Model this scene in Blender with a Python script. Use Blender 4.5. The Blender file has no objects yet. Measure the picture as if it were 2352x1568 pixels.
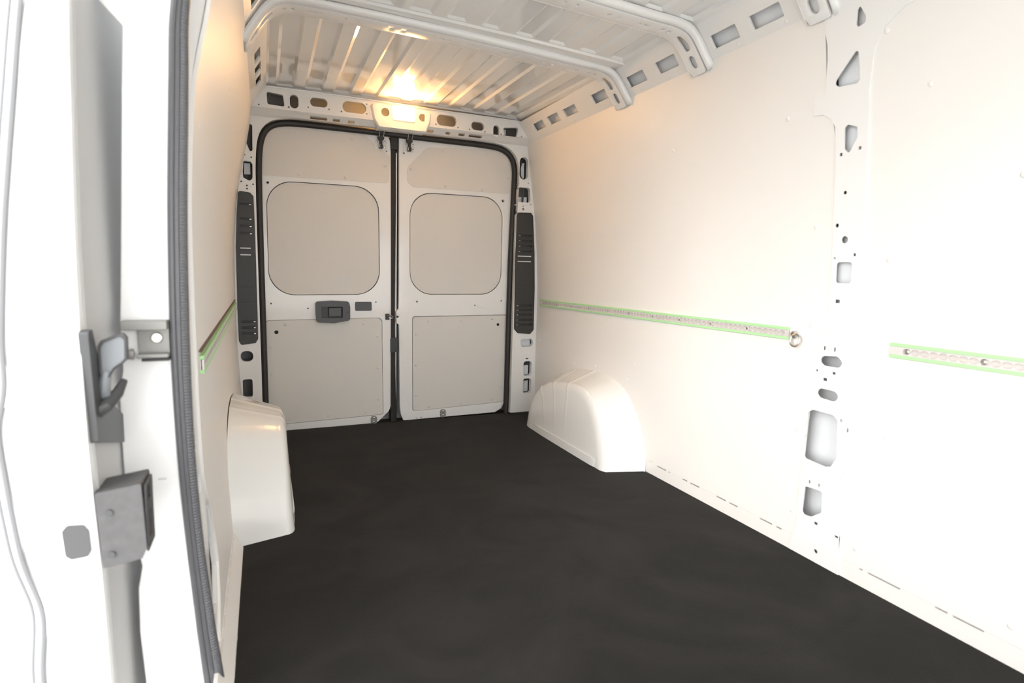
# Interior of an empty white cargo van seen from its side door towards the closed rear doors.
# World: X to the right, Y to the rear of the van (rear doors at Y = 0), Z up from the load floor. Metres.
import bpy, bmesh, math, random
from mathutils import Vector, Matrix
from mathutils.geometry import delaunay_2d_cdt
random.seed(4)
SC = bpy.context.scene
COL = SC.collection
PI = math.pi

# ------------------------------------------------------------------ camera, world, exposure
cam_data = bpy.data.cameras.new('camera')
cam_data.lens = 20.646
cam_data.sensor_width = 36.0
cam_data.clip_start = 0.02
cam_data.dof.use_dof = True
cam_data.dof.focus_distance = 3.4
cam_data.dof.aperture_fstop = 3.2
cam = bpy.data.objects.new('camera', cam_data)
COL.objects.link(cam)
cam.matrix_world = Matrix(((0.921379, 0.027141, -0.387716, -0.76924),
                           (-0.388106, 0.117717, -0.914066, -3.68899),
                           (0.020832, 0.992676, 0.118995, 0.98172),
                           (0, 0, 0, 1)))
SC.camera = cam

world = bpy.data.worlds.new('overcast_sky')
SC.world = world
world.use_nodes = True
wn = world.node_tree.nodes
wn['Background'].inputs['Color'].default_value = (0.96, 0.98, 1.0, 1)
wn['Background'].inputs['Strength'].default_value = 1.0

sun_data = bpy.data.lights.new('hazy_sun', 'SUN')      # low sun through thin cloud, shining in at the side door
sun_data.energy = 0.50
sun_data.angle = math.radians(32)
sun_data.color = (1.0, 0.985, 0.96)
sun = bpy.data.objects.new('hazy_sun', sun_data)
COL.objects.link(sun)
sun.location = (-6, -6, 4)
sun.rotation_euler = Vector((-1.9, -1.35, .50)).to_track_quat('Z', 'Y').to_euler()

SC.view_settings.view_transform = 'Standard'
SC.view_settings.look = 'None'
SC.view_settings.gamma = 1.0
SC.view_settings.use_curve_mapping = False
SC.view_settings.exposure = 2.5

# ------------------------------------------------------------------ materials
def mat(name, color, rough=0.5, metal=0.0, coat=0.0, emis=None, estr=0.0, noise=0.0, nscale=30.0, bump=0.0, spec=0.5):
    m = bpy.data.materials.new(name)
    m.use_nodes = True
    nt = m.node_tree
    b = nt.nodes['Principled BSDF']
    b.inputs['Base Color'].default_value = (*color, 1)
    b.inputs['Roughness'].default_value = rough
    b.inputs['Metallic'].default_value = metal
    b.inputs['Coat Weight'].default_value = coat
    b.inputs['Coat Roughness'].default_value = 0.05
    b.inputs['Specular IOR Level'].default_value = spec
    if emis:
        b.inputs['Emission Color'].default_value = (*emis, 1)
        b.inputs['Emission Strength'].default_value = estr
    if noise or bump:
        tc = nt.nodes.new('ShaderNodeTexCoord')
        nz = nt.nodes.new('ShaderNodeTexNoise')
        nz.inputs['Scale'].default_value = nscale
        nz.inputs['Detail'].default_value = 5
        nt.links.new(tc.outputs['Object'], nz.inputs['Vector'])
        if noise:
            mx = nt.nodes.new('ShaderNodeMixRGB')
            mx.inputs['Color1'].default_value = (*[c * (1 - noise) for c in color], 1)
            mx.inputs['Color2'].default_value = (*[min(1, c * (1 + noise)) for c in color], 1)
            nt.links.new(nz.outputs['Fac'], mx.inputs['Fac'])
            nt.links.new(mx.outputs['Color'], b.inputs['Base Color'])
        if bump:
            bp = nt.nodes.new('ShaderNodeBump')
            bp.inputs['Strength'].default_value = bump
            bp.inputs['Distance'].default_value = 0.004
            nt.links.new(nz.outputs['Fac'], bp.inputs['Height'])
            nt.links.new(bp.outputs['Normal'], b.inputs['Normal'])
    return m

M = dict(
    paint=mat('white_body_paint', (0.80, 0.79, 0.77), 0.30, coat=0.3),
    roofpaint=mat('glossy_roof_paint', (0.80, 0.80, 0.785), 0.09, coat=0.5),
    skin=mat('inner_skin_paint', (0.80, 0.81, 0.82), 0.5),
    board=mat('cream_lining_board', (0.80, 0.77, 0.73), 0.45, noise=0.02, nscale=3.0),
    doorboard=mat('grey_door_board', (0.685, 0.655, 0.61), 0.50, noise=0.02, nscale=4.0),
    arch=mat('wheel_arch_paint', (0.80, 0.79, 0.76), 0.17, coat=0.4),
    black=mat('black_plastic', (0.030, 0.028, 0.026), 0.45),
    dark=mat('dark_grey_plastic', (0.055, 0.055, 0.056), 0.42),
    pullgrey=mat('grey_handle_plastic', (0.22, 0.23, 0.24), 0.40),
    rubber=mat('black_rubber_seal', (0.022, 0.018, 0.016), 0.55),
    rubber2=mat('grey_rubber_seal', (0.10, 0.10, 0.105), 0.33, bump=0.25, nscale=90),
    metal=mat('zinc_metal', (0.62, 0.60, 0.57), 0.32, metal=1.0),
    alum=mat('aluminium_track', (0.80, 0.77, 0.74), 0.34, metal=0.35),
    cast=mat('dull_grey_cast', (0.072, 0.069, 0.069), 0.55, noise=0.3, nscale=60),
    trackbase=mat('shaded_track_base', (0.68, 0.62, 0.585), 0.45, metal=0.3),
    bracket=mat('galvanised_bracket', (0.28, 0.27, 0.25), 0.4, metal=0.2),
    edgegrey=mat('grey_edge_seal', (0.22, 0.22, 0.225), 0.6),
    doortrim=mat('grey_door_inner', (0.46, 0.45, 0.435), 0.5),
    backskin=mat('shaded_back_skin', (0.30, 0.30, 0.30), 0.6),  # darker than the other skin so the rear cavity reads as shaded
    plug=mat('grey_hole_plug', (0.075, 0.073, 0.074), 0.6),
    green=mat('green_edge_plastic', (0.42, 0.72, 0.35), 0.45),
    brown=mat('shadow_gap_brown', (0.12, 0.055, 0.04), 0.6),
    lens=mat('lamp_lens', (1, 0.9, 0.7), 0.4, emis=(1.0, 0.53, 0.18), estr=48.0),
    ground=mat('pale_concrete', (0.62, 0.61, 0.59), 0.85, noise=0.08, nscale=2.0),
    concrete=mat('pale_wall', (0.75, 0.75, 0.74), 0.9),
    hookblack=mat('blackened_steel', (0.035, 0.033, 0.03), 0.45, metal=0.3),
)
# felt mat: near-black fibre with faint large swirls
def felt():
    m = mat('black_felt_mat', (0.018, 0.016, 0.014), 0.95, spec=0.15)
    nt = m.node_tree
    b = nt.nodes['Principled BSDF']
    tc = nt.nodes.new('ShaderNodeTexCoord')
    n1 = nt.nodes.new('ShaderNodeTexNoise'); n1.inputs['Scale'].default_value = 2.2
    n1.inputs['Detail'].default_value = 4; n1.inputs['Distortion'].default_value = 1.6
    n2 = nt.nodes.new('ShaderNodeTexNoise'); n2.inputs['Scale'].default_value = 350
    rp = nt.nodes.new('ShaderNodeValToRGB')
    rp.color_ramp.elements[0].position = 0.35; rp.color_ramp.elements[0].color = (0.0110, 0.0100, 0.0082, 1)
    rp.color_ramp.elements[1].position = 0.70; rp.color_ramp.elements[1].color = (0.0190, 0.0172, 0.0150, 1)
    nt.links.new(tc.outputs['Object'], n1.inputs['Vector'])
    nt.links.new(tc.outputs['Object'], n2.inputs['Vector'])
    nt.links.new(n1.outputs['Fac'], rp.inputs['Fac'])
    nt.links.new(rp.outputs['Color'], b.inputs['Base Color'])
    bp = nt.nodes.new('ShaderNodeBump'); bp.inputs['Strength'].default_value = 0.5; bp.inputs['Distance'].default_value = 0.002
    nt.links.new(n2.outputs['Fac'], bp.inputs['Height']); nt.links.new(bp.outputs['Normal'], b.inputs['Normal'])
    b.inputs['Sheen Weight'].default_value = 0.04
    b.inputs['Sheen Roughness'].default_value = 0.5
    return m
M['felt'] = felt()

# ------------------------------------------------------------------ helpers
def tag(o, label=None, cat=None, group=None, kind=None):
    if label: o['label'] = label
    if cat: o['category'] = cat
    if group: o['group'] = group
    if kind: o['kind'] = kind
    return o

def empty(name, loc=(0, 0, 0)):
    o = bpy.data.objects.new(name, None)
    o.empty_display_size = 0.1
    o.location = loc
    COL.objects.link(o)
    return o

def attach(o, parent):
    if parent is not None:
        o.parent = parent
        # parts are modelled in world space: undo the parent chain's offset
        m = Vector((0, 0, 0)); q = parent
        while q is not None:
            m += Vector(q.location); q = q.parent
        o.location = Vector(o.location) - m

def obj(name, bm, m, parent=None, smooth=True, bevel=0.0, seg=2, angle=40, wn=True):
    bmesh.ops.recalc_face_normals(bm, faces=bm.faces)
    me = bpy.data.meshes.new(name)
    bm.to_mesh(me); bm.free()
    me.materials.append(M[m] if isinstance(m, str) else m)
    if smooth:
        me.polygons.foreach_set('use_smooth', [True] * len(me.polygons))
        if not bevel:
            me.set_sharp_from_angle(angle=math.radians(35))
    o = bpy.data.objects.new(name, me)
    COL.objects.link(o)
    if bevel:
        b = o.modifiers.new('bevel', 'BEVEL')
        b.width = bevel; b.segments = seg; b.limit_method = 'ANGLE'; b.angle_limit = math.radians(angle)
        b.use_clamp_overlap = True
        if wn:
            w = o.modifiers.new('wn', 'WEIGHTED_NORMAL'); w.keep_sharp = True
    attach(o, parent)
    return o

def interp(T, z):
    if z <= T[0][0]: return T[0][1]
    for (z0, x0), (z1, x1) in zip(T, T[1:]):
        if z <= z1:
            return x0 + (x1 - x0) * (z - z0) / (z1 - z0)
    return T[-1][1]

def smooth_table(T, n=40):
    # Catmull-Rom through the table so curved walls shade without kinks
    out = []
    for i in range(len(T) - 1):
        p0 = T[max(i - 1, 0)]; p1 = T[i]; p2 = T[i + 1]; p3 = T[min(i + 2, len(T) - 1)]
        for k in range(6):
            t = k / 6
            def c(a, b, c_, d): return 0.5 * (2 * b + (c_ - a) * t + (2 * a - 5 * b + 4 * c_ - d) * t * t + (3 * b - a - 3 * c_ + d) * t ** 3)
            z = p1[0] + (p2[0] - p1[0]) * t
            out.append((z, c(p0[1], p1[1], p2[1], p3[1])))
    out.append(T[-1])
    return out

def fillet(pts, r, n=5):
    # round the corners of a closed polygon
    out = []
    N = len(pts)
    for i in range(N):
        a = Vector(pts[i - 1]); b = Vector(pts[i]); c = Vector(pts[(i + 1) % N])
        u = a - b; v = c - b
        lu, lv = u.length, v.length
        if lu < 1e-6 or lv < 1e-6: continue
        u /= lu; v /= lv
        ang = u.angle(v, PI)
        if ang > math.radians(170):
            out.append(tuple(b)); continue
        t = min(r / math.tan(ang / 2), lu * 0.48, lv * 0.48)
        rr = t * math.tan(ang / 2)
        mid = (u + v).normalized()
        cen = b + mid * (rr / math.sin(ang / 2))
        s = b + u * t - cen; e = b + v * t - cen
        a0 = math.atan2(s.y, s.x); a1 = math.atan2(e.y, e.x)
        d = (a1 - a0 + PI) % (2 * PI) - PI
        for k in range(n + 1):
            th = a0 + d * k / n
            out.append((cen.x + rr * math.cos(th), cen.y + rr * math.sin(th)))
    return out

def rect(x0, x1, y0, y1, r=0.0, n=5):
    p = [(x0, y0), (x1, y0), (x1, y1), (x0, y1)]
    return fillet(p, r, n) if r else p

def oval(o, n=8, k=1.0):
    cx, cy, w, h = o
    return rect(cx - w / 2, cx + w / 2, cy - h / 2, cy + h / 2, min(w, h) / 2 * 0.98 * k, n)

def circ(x, y, r, n=10):
    return [(x + r * math.cos(2 * PI * k / n), y + r * math.sin(2 * PI * k / n)) for k in range(n)]

def inside(x, y, loops):
    c = False
    for L in loops:
        j = len(L) - 1
        for i in range(len(L)):
            xi, yi = L[i]; xj, yj = L[j]
            if (yi > y) != (yj > y) and x < (xj - xi) * (y - yi) / (yj - yi) + xi:
                c = not c
            j = i
    return c

def sheet_bm(outline, holes, f, depth, vlines=(), ulines=(), bm=None, back=True):
    """Flat or curved sheet-metal piece with real holes. f(u, v, d) -> point, d = distance behind the face."""
    loops = [list(outline)] + [list(h) for h in holes]
    vs, es = [], []
    for L in loops:
        b = len(vs)
        vs += [Vector(p) for p in L]
        es += [(b + i, b + (i + 1) % len(L)) for i in range(len(L))]
    us = [p[0] for p in outline]; ws = [p[1] for p in outline]
    for v in vlines:
        if min(ws) < v < max(ws):
            b = len(vs); vs += [Vector((min(us) - .01, v)), Vector((max(us) + .01, v))]; es.append((b, b + 1))
    for u in ulines:
        if min(us) < u < max(us):
            b = len(vs); vs += [Vector((u, min(ws) - .01)), Vector((u, max(ws) + .01))]; es.append((b, b + 1))
    V, E, F, *_ = delaunay_2d_cdt(vs, es, [], 0, 1e-6)
    if bm is None: bm = bmesh.new()
    keep = []
    for t in F:
        cx = sum(V[i].x for i in t) / len(t); cy = sum(V[i].y for i in t) / len(t)
        if inside(cx, cy, loops): keep.append(t)
    used = sorted({i for t in keep for i in t})
    fv = {i: bm.verts.new(f(V[i].x, V[i].y, 0.0)) for i in used}
    bv = {i: bm.verts.new(f(V[i].x, V[i].y, depth)) for i in used}
    cnt = {}
    for t in keep:
        bm.faces.new([fv[i] for i in t])
        if back: bm.faces.new([bv[i] for i in reversed(t)])
        for a, b in zip(t, t[1:] + t[:1]):
            k = (min(a, b), max(a, b)); cnt.setdefault(k, []).append((a, b))
    for k, l in cnt.items():
        if len(l) == 1:
            a, b = l[0]
            bm.faces.new([fv[b], fv[a], bv[a], bv[b]])
    return bm

def sheet(name, outline, holes, f, depth, m, parent, vlines=(), ulines=(), bevel=0.0015, seg=2, smooth=True):
    return obj(name, sheet_bm(outline, holes, f, depth, vlines, ulines), m, parent, bevel=bevel, seg=seg, smooth=smooth)

def box_bm(x0, x1, y0, y1, z0, z1, bm=None):
    bm = bm or bmesh.new()
    v = [bm.verts.new((x, y, z)) for x in (x0, x1) for y in (y0, y1) for z in (z0, z1)]
    for f in ((0, 1, 3, 2), (4, 6, 7, 5), (0, 4, 5, 1), (2, 3, 7, 6), (0, 2, 6, 4), (1, 5, 7, 3)):
        bm.faces.new([v[i] for i in f])
    return bm

def tube_bm(pts, r, n=8, closed=False, bm=None, rfun=None, sx=1.0):
    bm = bm or bmesh.new()
    P = [Vector(p) for p in pts]
    N = len(P)
    rings = []
    up = None
    for i in range(N):
        a = P[i - 1] if (i or closed) else P[i]
        b = P[(i + 1) % N] if (i < N - 1 or closed) else P[i]
        t = (b - a).normalized()
        if up is None:
            up = t.orthogonal().normalized()
        up = (up - t * up.dot(t)).normalized()
        s = t.cross(up)
        rr = rfun(i) if rfun else r
        rings.append([bm.verts.new(P[i] + up * rr * math.cos(2 * PI * k / n) + s * rr * sx * math.sin(2 * PI * k / n)) for k in range(n)])
    for i in range(N if closed else N - 1):
        A = rings[i]; B = rings[(i + 1) % N]
        for k in range(n):
            bm.faces.new([A[k], A[(k + 1) % n], B[(k + 1) % n], B[k]])
    if not closed:
        bm.faces.new(rings[0][::-1]); bm.faces.new(rings[-1])
    return bm

def resample(pts, step):
    P = [Vector(p) for p in pts]
    out = [P[0]]
    for a, b in zip(P, P[1:]):
        n = max(1, round((b - a).length / step))
        for k in range(1, n + 1): out.append(a.lerp(b, k / n))
    return out

def relax(P, it=3):
    P = [Vector(p) for p in P]
    for _ in range(it):
        P = [P[0]] + [(P[i - 1] + P[i] * 2 + P[i + 1]) / 4 for i in range(1, len(P) - 1)] + [P[-1]]
    return P

def cyl_bm(c, axis, r, h, n=14, bm=None, r2=None):
    bm = bm or bmesh.new()
    c = Vector(c); a = Vector(axis).normalized()
    u = a.orthogonal().normalized(); w = a.cross(u)
    r2 = r if r2 is None else r2
    A = [bm.verts.new(c + (u * math.cos(2 * PI * k / n) + w * math.sin(2 * PI * k / n)) * r) for k in range(n)]
    B = [bm.verts.new(c + a * h + (u * math.cos(2 * PI * k / n) + w * math.sin(2 * PI * k / n)) * r2) for k in range(n)]
    bm.faces.new(A[::-1]); bm.faces.new(B)
    for k in range(n):
        bm.faces.new([A[k], A[(k + 1) % n], B[(k + 1) % n], B[k]])
    return bm

def dome_mesh(name, m):
    bm = bmesh.new()
    n = 12
    prof = [(1.0, 0.0), (0.92, 0.12), (0.6, 0.26), (0.0, 0.32)]
    rings = []
    for r, h in prof[:-1]:
        rings.append([bm.verts.new((r * math.cos(2 * PI * k / n), r * math.sin(2 * PI * k / n), h)) for k in range(n)])
    top = bm.verts.new((0, 0, prof[-1][1]))
    for A, B in zip(rings, rings[1:]):
        for k in range(n): bm.faces.new([A[k], A[(k + 1) % n], B[(k + 1) % n], B[k]])
    for k in range(n): bm.faces.new([rings[-1][k], rings[-1][(k + 1) % n], top])
    bm.faces.new(rings[0][::-1])
    me = bpy.data.meshes.new(name)
    bmesh.ops.recalc_face_normals(bm, faces=bm.faces)
    bm.to_mesh(me); bm.free()
    me.materials.append(M[m])
    me.polygons.foreach_set('use_smooth', [True] * len(me.polygons))
    return me

DOME = {k: dome_mesh('rivet_' + k, k) for k in ('board', 'doorboard', 'paint', 'metal')}
def rivet(p, nrm, r, parent, m='board', name='rivet'):
    o = bpy.data.objects.new(name, DOME[m])
    o.location = p
    o.rotation_euler = Vector(nrm).to_track_quat('Z', 'Y').to_euler()
    o.scale = (r, r, r)
    COL.objects.link(o)
    attach(o, parent)
    return o

# ------------------------------------------------------------------ cross-section of the van (half widths vary with height)
RX = smooth_table([(0, .965), (.06, .962), (.45, .956), (.76, .958), (1.05, .950), (1.34, .926), (1.48, .907), (1.62, .885), (1.84, .852), (2.0, .815)])
LX = smooth_table([(0, -.889), (.06, -.889), (.25, -.901), (.5, -.912), (.76, -.915), (1.1, -.910), (1.36, -.892), (1.48, -.866), (1.71, -.822), (1.84, -.803), (2.0, -.78)])
RZ = [i * .06 for i in range(1, 33)]
def fR(off=0.0, dirn=1): return lambda y, z, d: (interp(RX, z) + off + d * dirn, y, z)
def fL(off=0.0, dirn=-1): return lambda y, z, d: (interp(LX, z) + off + d * dirn, y, z)
def fY(y0): return lambda x, z, d: (x, y0 + d, z)
FRONT = -4.2           # the load space opens to the cab here, behind the camera
SIDE = -2.29           # rear edge of the side-door opening

# ------------------------------------------------------------------ outside
g = obj('ground', box_bm(-14, 10, -14, 10, -.72, -.66), 'ground', smooth=False)
tag(g, 'pale concrete ground outside the van around it', 'ground', kind='structure')

# ------------------------------------------------------------------ floor and mat
fl = obj('floor', box_bm(-1.0, 1.04, FRONT, .12, -.06, -.006), 'skin', smooth=False)
tag(fl, 'painted steel load floor under the black mat', 'floor', kind='structure')

matout = [(-.856, FRONT + .02), (-.857, -2.4), (-.861, -1.66), (-.868, -1.615), (-.889, -1.52), (-.683, -1.44), (-.672, -.62), (-.70, -.602), (-.87, -.46), (-.905, -.39), (-.905, -.05), (-.79, -.045), (-.78, -.006),
          (-.66, -.006), (-.05, -.004), (.0, -.006), (.75, -.004), (.80, -.03), (.93, -.045), (.962, -.07), (.962, -.40), (.765, -.43), (.752, -.60), (.762, -1.23),
          (.775, -1.25), (.95, -1.325), (.966, -1.40), (.966, -2.2), (.962, -2.36), (.966, -2.42), (.970, FRONT + .02)]
def wavy(pts):
    out = []
    P = pts + [pts[0]]
    for a, b in zip(P, P[1:]):
        n = max(1, int((Vector(b) - Vector(a)).length / .05))
        for k in range(n):
            t = k / n
            x = a[0] + (b[0] - a[0]) * t; y = a[1] + (b[1] - a[1]) * t
            j = 0 if k == 0 else .0018
            out.append((x + random.uniform(-j, j), y + random.uniform(-j, j)))
    return out
mt = obj('cargo_mat', sheet_bm(wavy(matout), [], lambda x, y, d: (x, y, .004 - d), .009), 'felt', smooth=False)
tag(mt, 'black felt mat covering the whole load floor, cut around the wheel arches', 'mat')

# ------------------------------------------------------------------ right wall
wr = tag(empty('wall_right', (.95, -2.0, 0)), 'right side wall with cream boards, white steel post and upper rail', 'wall', kind='structure')
dashes = [(-1.506, -1.432), (-1.535, -1.522), (-1.656, -1.62), (-1.736, -1.673), (-1.897, -1.839), (-1.963, -1.914), (-2.137, -2.076), (-2.181, -2.153)]
dashes2 = [(-2.500, -2.488), (-2.62, -2.516), (-2.753, -2.72), (-2.844, -2.767), (-3.05, -2.95)]
SK = .064
bb = tag(empty('baseboard_right', (.96, -2.0, 0)), 'low cream kick board along the foot of the right wall', 'baseboard', kind='structure')
sheet('board', [(-1.26, .004), (-1.26, SK), (-2.262, SK), (-2.262, .03), (-2.235, .004)],
      [[(a, SK - .0060), (b, SK - .0060), (b, SK - .0005), (a, SK - .0005)] for a, b in dashes], fR(0), .010, 'board', bb, bevel=0)
sheet('board', [(-2.412, .004), (-2.412, SK), (FRONT, SK), (FRONT, .004)],
      [[(a, SK - .0055), (b, SK - .0055), (b, SK - .0005), (a, SK - .0005)] for a, b in dashes2], fR(0), .010, 'board', bb, bevel=0)

pa = sheet('lining_panel', [(-.041, .012), (-.041, 1.835), (-2.281, 1.835), (-2.281, 1.545), (-2.300, 1.48), (-2.3135, 1.40), (-2.3105, .893), (-2.2995, .776), (-2.2735, .714), (-2.2645, .623), (-2.2585, .5), (-2.2525, .342), (-2.2485, SK), (-1.26, SK), (-1.26, .012)],
           [], fR(0), .009, 'board', wr, vlines=RZ, bevel=.0012)
pb = sheet('lining_panel', [(-2.4135, SK), (-2.4135, 1.82), (FRONT, 1.82), (FRONT, SK)], [], fR(0), .009, 'board', wr, vlines=RZ, bevel=.0012)
def wr_rivet(y, z, parent, r=.0085, m='board', off=0.0):
    e = .02
    n = Vector((-1, 0, (interp(RX, z + e) - interp(RX, z - e)) / (2 * e))).normalized()
    rivet((interp(RX, z) + off, y, z), n, r, parent, m)
for y, z in [(-1.511, 1.52), (-.825, 1.524), (-2.127, 1.518), (-.341, 1.332), (-1.188, 1.453), (-1.214, .525), (-.266, .205), (-.40, .325), (-.587, .435),
             (-.837, .455), (-1.16, .435), (-1.33, .285), (-1.395, .075), (-2.219, .149), (-.11, 1.53), (-.11, 1.05), (-.11, .52), (-2.24, .82), (-2.24, 1.15), (-2.22, .45)]:
    wr_rivet(y, z, pa)
for y, z in [(-2.478, 1.678), (-2.599, 1.506), (-2.436, 1.03), (-2.496, 1.038), (-2.47, .119), (-2.536, .505), (-2.823, 1.24), (-3.1, 1.55), (-3.1, .5), (-2.9, .11)]:
    wr_rivet(y, z, pb)

# the white steel post between the two boards
post_out = [(-2.285, 1.90), (-2.290, 1.735), (-2.2965, 1.70), (-2.2965, 1.655), (-2.290, 1.60), (-2.283, 1.556), (-2.240, 1.560), (-2.241, 1.503), (-2.276, 1.499), (-2.304, 1.480), (-2.318, 1.454), (-2.320, 1.401),
            (-2.315, 1.174), (-2.315, .893), (-2.304, .776), (-2.278, .714), (-2.269, .623), (-2.263, .5), (-2.257, .342), (-2.253, .118), (-2.235, .048),
            (-2.222, .006), (-2.425, .004), (-2.418, .127), (-2.437, .269), (-2.452, .332), (-2.492, .410), (-2.505, .476), (-2.507, .639),
            (-2.510, .687), (-2.492, .728), (-2.473, .782), (-2.464, .955), (-2.433, .970), (-2.426, 1.294), (-2.434, 1.539), (-2.451, 1.640), (-2.483, 1.693),
            (-2.538, 1.724), (-2.62, 1.735), (-2.70, 1.738), (-2.70, 1.90)]
post_holes = [
    fillet([(-2.407, 1.772), (-2.426, 1.736), (-2.422, 1.722), (-2.400, 1.716), (-2.394, 1.726), (-2.399, 1.764)], .006, 3),
    fillet([(-2.392, 1.655), (-2.401, 1.648), (-2.404, 1.607), (-2.403, 1.569), (-2.393, 1.563), (-2.333, 1.568), (-2.320, 1.579), (-2.324, 1.590)], .006, 3),
    fillet([(-2.362, 1.452), (-2.394, 1.439), (-2.395, 1.410), (-2.369, 1.370), (-2.362, 1.369), (-2.350, 1.382), (-2.351, 1.445)], .006, 3),
    rect(-2.387, -2.332, .965, 1.032, .009, 4),
    fillet([(-2.304, .721), (-2.360, .727), (-2.381, .708), (-2.369, .690), (-2.313, .690), (-2.295, .702)], .016, 4),
    fillet([(-2.306, .612), (-2.362, .611), (-2.378, .597), (-2.366, .577), (-2.310, .580), (-2.293, .593)], .016, 4),
    fillet([(-2.267, .519), (-2.285, .533), (-2.364, .532), (-2.381, .518), (-2.389, .393), (-2.371, .359), (-2.350, .352), (-2.272, .357), (-2.2585, .372), (-2.2625, .436), (-2.269, .441)], .010, 3),
    fillet([(-2.278, .259), (-2.346, .263), (-2.348, .189), (-2.309, .159), (-2.279, .157), (-2.273, .166)], .008, 3)]
for y, z, r in [(-2.338, 1.367, .0055), (-2.402, 1.376, .0055), (-2.355, 1.249, .006), (-2.329, 1.149, .0065), (-2.358, 1.103, .0115), (-2.324, 1.045, .004), (-2.394, 1.055, .005),
                (-2.287, .669, .004), (-2.337, .046, .0075)]:
    post_holes.append(circ(y, z, r, 10))
for y, z, w, h in [(-2.344, .906, .017, .011), (-2.309, .748, .007, .014), (-2.347, .748, .007, .014), (-2.321, .644, .015, .010), (-2.419, .495, .008, .013), (-2.294, .280, .007, .012),
                   (-2.332, .280, .007, .012), (-2.330, .144, .014, .010), (-2.410, .131, .013, .007), (-2.352, .670, .012, .009), (-2.394, .521, .009, .011), (-2.455, .690, .02, .006)]:
    post_holes.append(rect(y - w / 2, y + w / 2, z - h / 2, z + h / 2, .0015, 2))
sheet('stay_and_backing', [(-2.30, .88), (-2.30, 1.80), (-2.372, 1.80), (-2.372, .88)], [], lambda y, z, d: (interp(RX, z) + .030 + d, y, z), .003, 'skin', wr, vlines=RZ, bevel=0)  # added pale sheet close behind the post so its openings read lit
sheet('stay_and_backing', [(-2.372, .88), (-2.372, 1.80), (-2.46, 1.80), (-2.46, .88)], [], lambda y, z, d: (interp(RX, z) + .022 + d, y, z), .003, 'paint', wr, vlines=RZ, bevel=0)  # second added sheet, shallower, also brightens the post openings
post = sheet('steel_post', post_out, post_holes, lambda y, z, d: (interp(RX, z) - .005 + d, y + .006, z), .0045, 'paint', wr, vlines=RZ, bevel=.0015, seg=2)
# pressed step below the wide part of the post and the thin fold beside it
for pts in ([(-2.505, .66), (-2.49, .42), (-2.452, .34)], [(-2.455, .60), (-2.45, .40), (-2.385, .275), (-2.262, .315)]):
    obj('pressed_fold', tube_bm([(interp(RX, p.y) - .0055, p.x + .006, p.y) for p in relax(resample([(a, b, 0) for a, b in pts], .02))], .0035, 6), 'paint', post)

# upper right rail with its square openings
ovs = [(-.385, -.247, 1.848, 1.886), (-.576, -.444, 1.845, 1.885), (-.776, -.637, 1.845, 1.882), (-1.079, -.946, 1.842, 1.881),
       (-1.395, -1.262, 1.839, 1.879), (-1.611, -1.481, 1.837, 1.878), (-1.948, -1.818, 1.834, 1.874), (-2.143, -2.011, 1.834, 1.873), (-2.44, -2.33, 1.834, 1.872)]
nR = Vector((.795, 0, .606))
def fRailR(y, z, d): return (.855 - .08 * (z - 1.815) / .105 + d * nR.x - .004, y, z + d * nR.z)
def fRailL(y, z, d): return (-.806 + .071 * (z - 1.835) / .110 - d * .84 + .003, y, z + d * .54)
def squares(sh=0.0, sz=0.0): return [rect(a + sh, b + sh, c + sz, d + sz, .004, 2) for a, b, c, d in ovs]
rr = sheet('roof_rail', [(-.06, 1.800), (-.06, 1.925), (FRONT, 1.925), (FRONT, 1.800)], squares(), fRailR, .010, 'paint', wr, bevel=.002)
for y in (-1.023, -1.331, -1.531, -.703, -2.141, -1.927):
    rivet((fRailR(y, 1.818, 0)), (-.795, 0, -.606), .007, rr, 'paint')

sheet('rail_back', [(-.08, 1.815), (-.08, 1.925), (-2.6, 1.925), (-2.6, 1.815)], [], lambda y, z, d: fRailR(y, z, d + .040), .003, 'skin', wr, bevel=0)  # added pale sheet close behind the rail, brightens its square openings

# outer skin seen through the openings
def strip(name, prof, y0, y1, m, parent):
    bm = bmesh.new()
    A = [bm.verts.new((x, y0, z)) for x, z in prof]; B = [bm.verts.new((x, y1, z)) for x, z in prof]
    for i in range(len(prof) - 1): bm.faces.new([A[i], A[i + 1], B[i + 1], B[i]])
    o = obj(name, bm, m, parent, smooth=False)
    s = o.modifiers.new('thick', 'SOLIDIFY'); s.thickness = .003; s.offset = 0
    return o
strip('outer_skin', [(1.045, -.3), (1.045, 1.2), (1.0, 1.72), (.955, 1.92), (.86, 2.02)], FRONT, .13, 'skin', wr)

# ------------------------------------------------------------------ unseen bulkhead added behind the camera to cut light from the cab end
wf = tag(empty('wall_front', (0, FRONT, 0)), 'unseen half-height white bulkhead added behind the viewer to limit light from the cab end', 'wall', kind='structure')
obj('added_lower_panel', box_bm(-1.0, 1.045, FRONT - .02, FRONT, -.06, .45), 'paint', wf, bevel=.004)
obj('added_overhead_panel', box_bm(-1.0, 1.045, FRONT - .02, FRONT, 1.38, 2.07), 'paint', wf, bevel=.004)  # brought low to keep light off the upper front board

obj('door_pillar', box_bm(-1.03, -.87, FRONT, -3.76, -.30, 1.80), 'paint', wf, bevel=.01)  # unseen door pillar, put in to block sun from the front board

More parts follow.
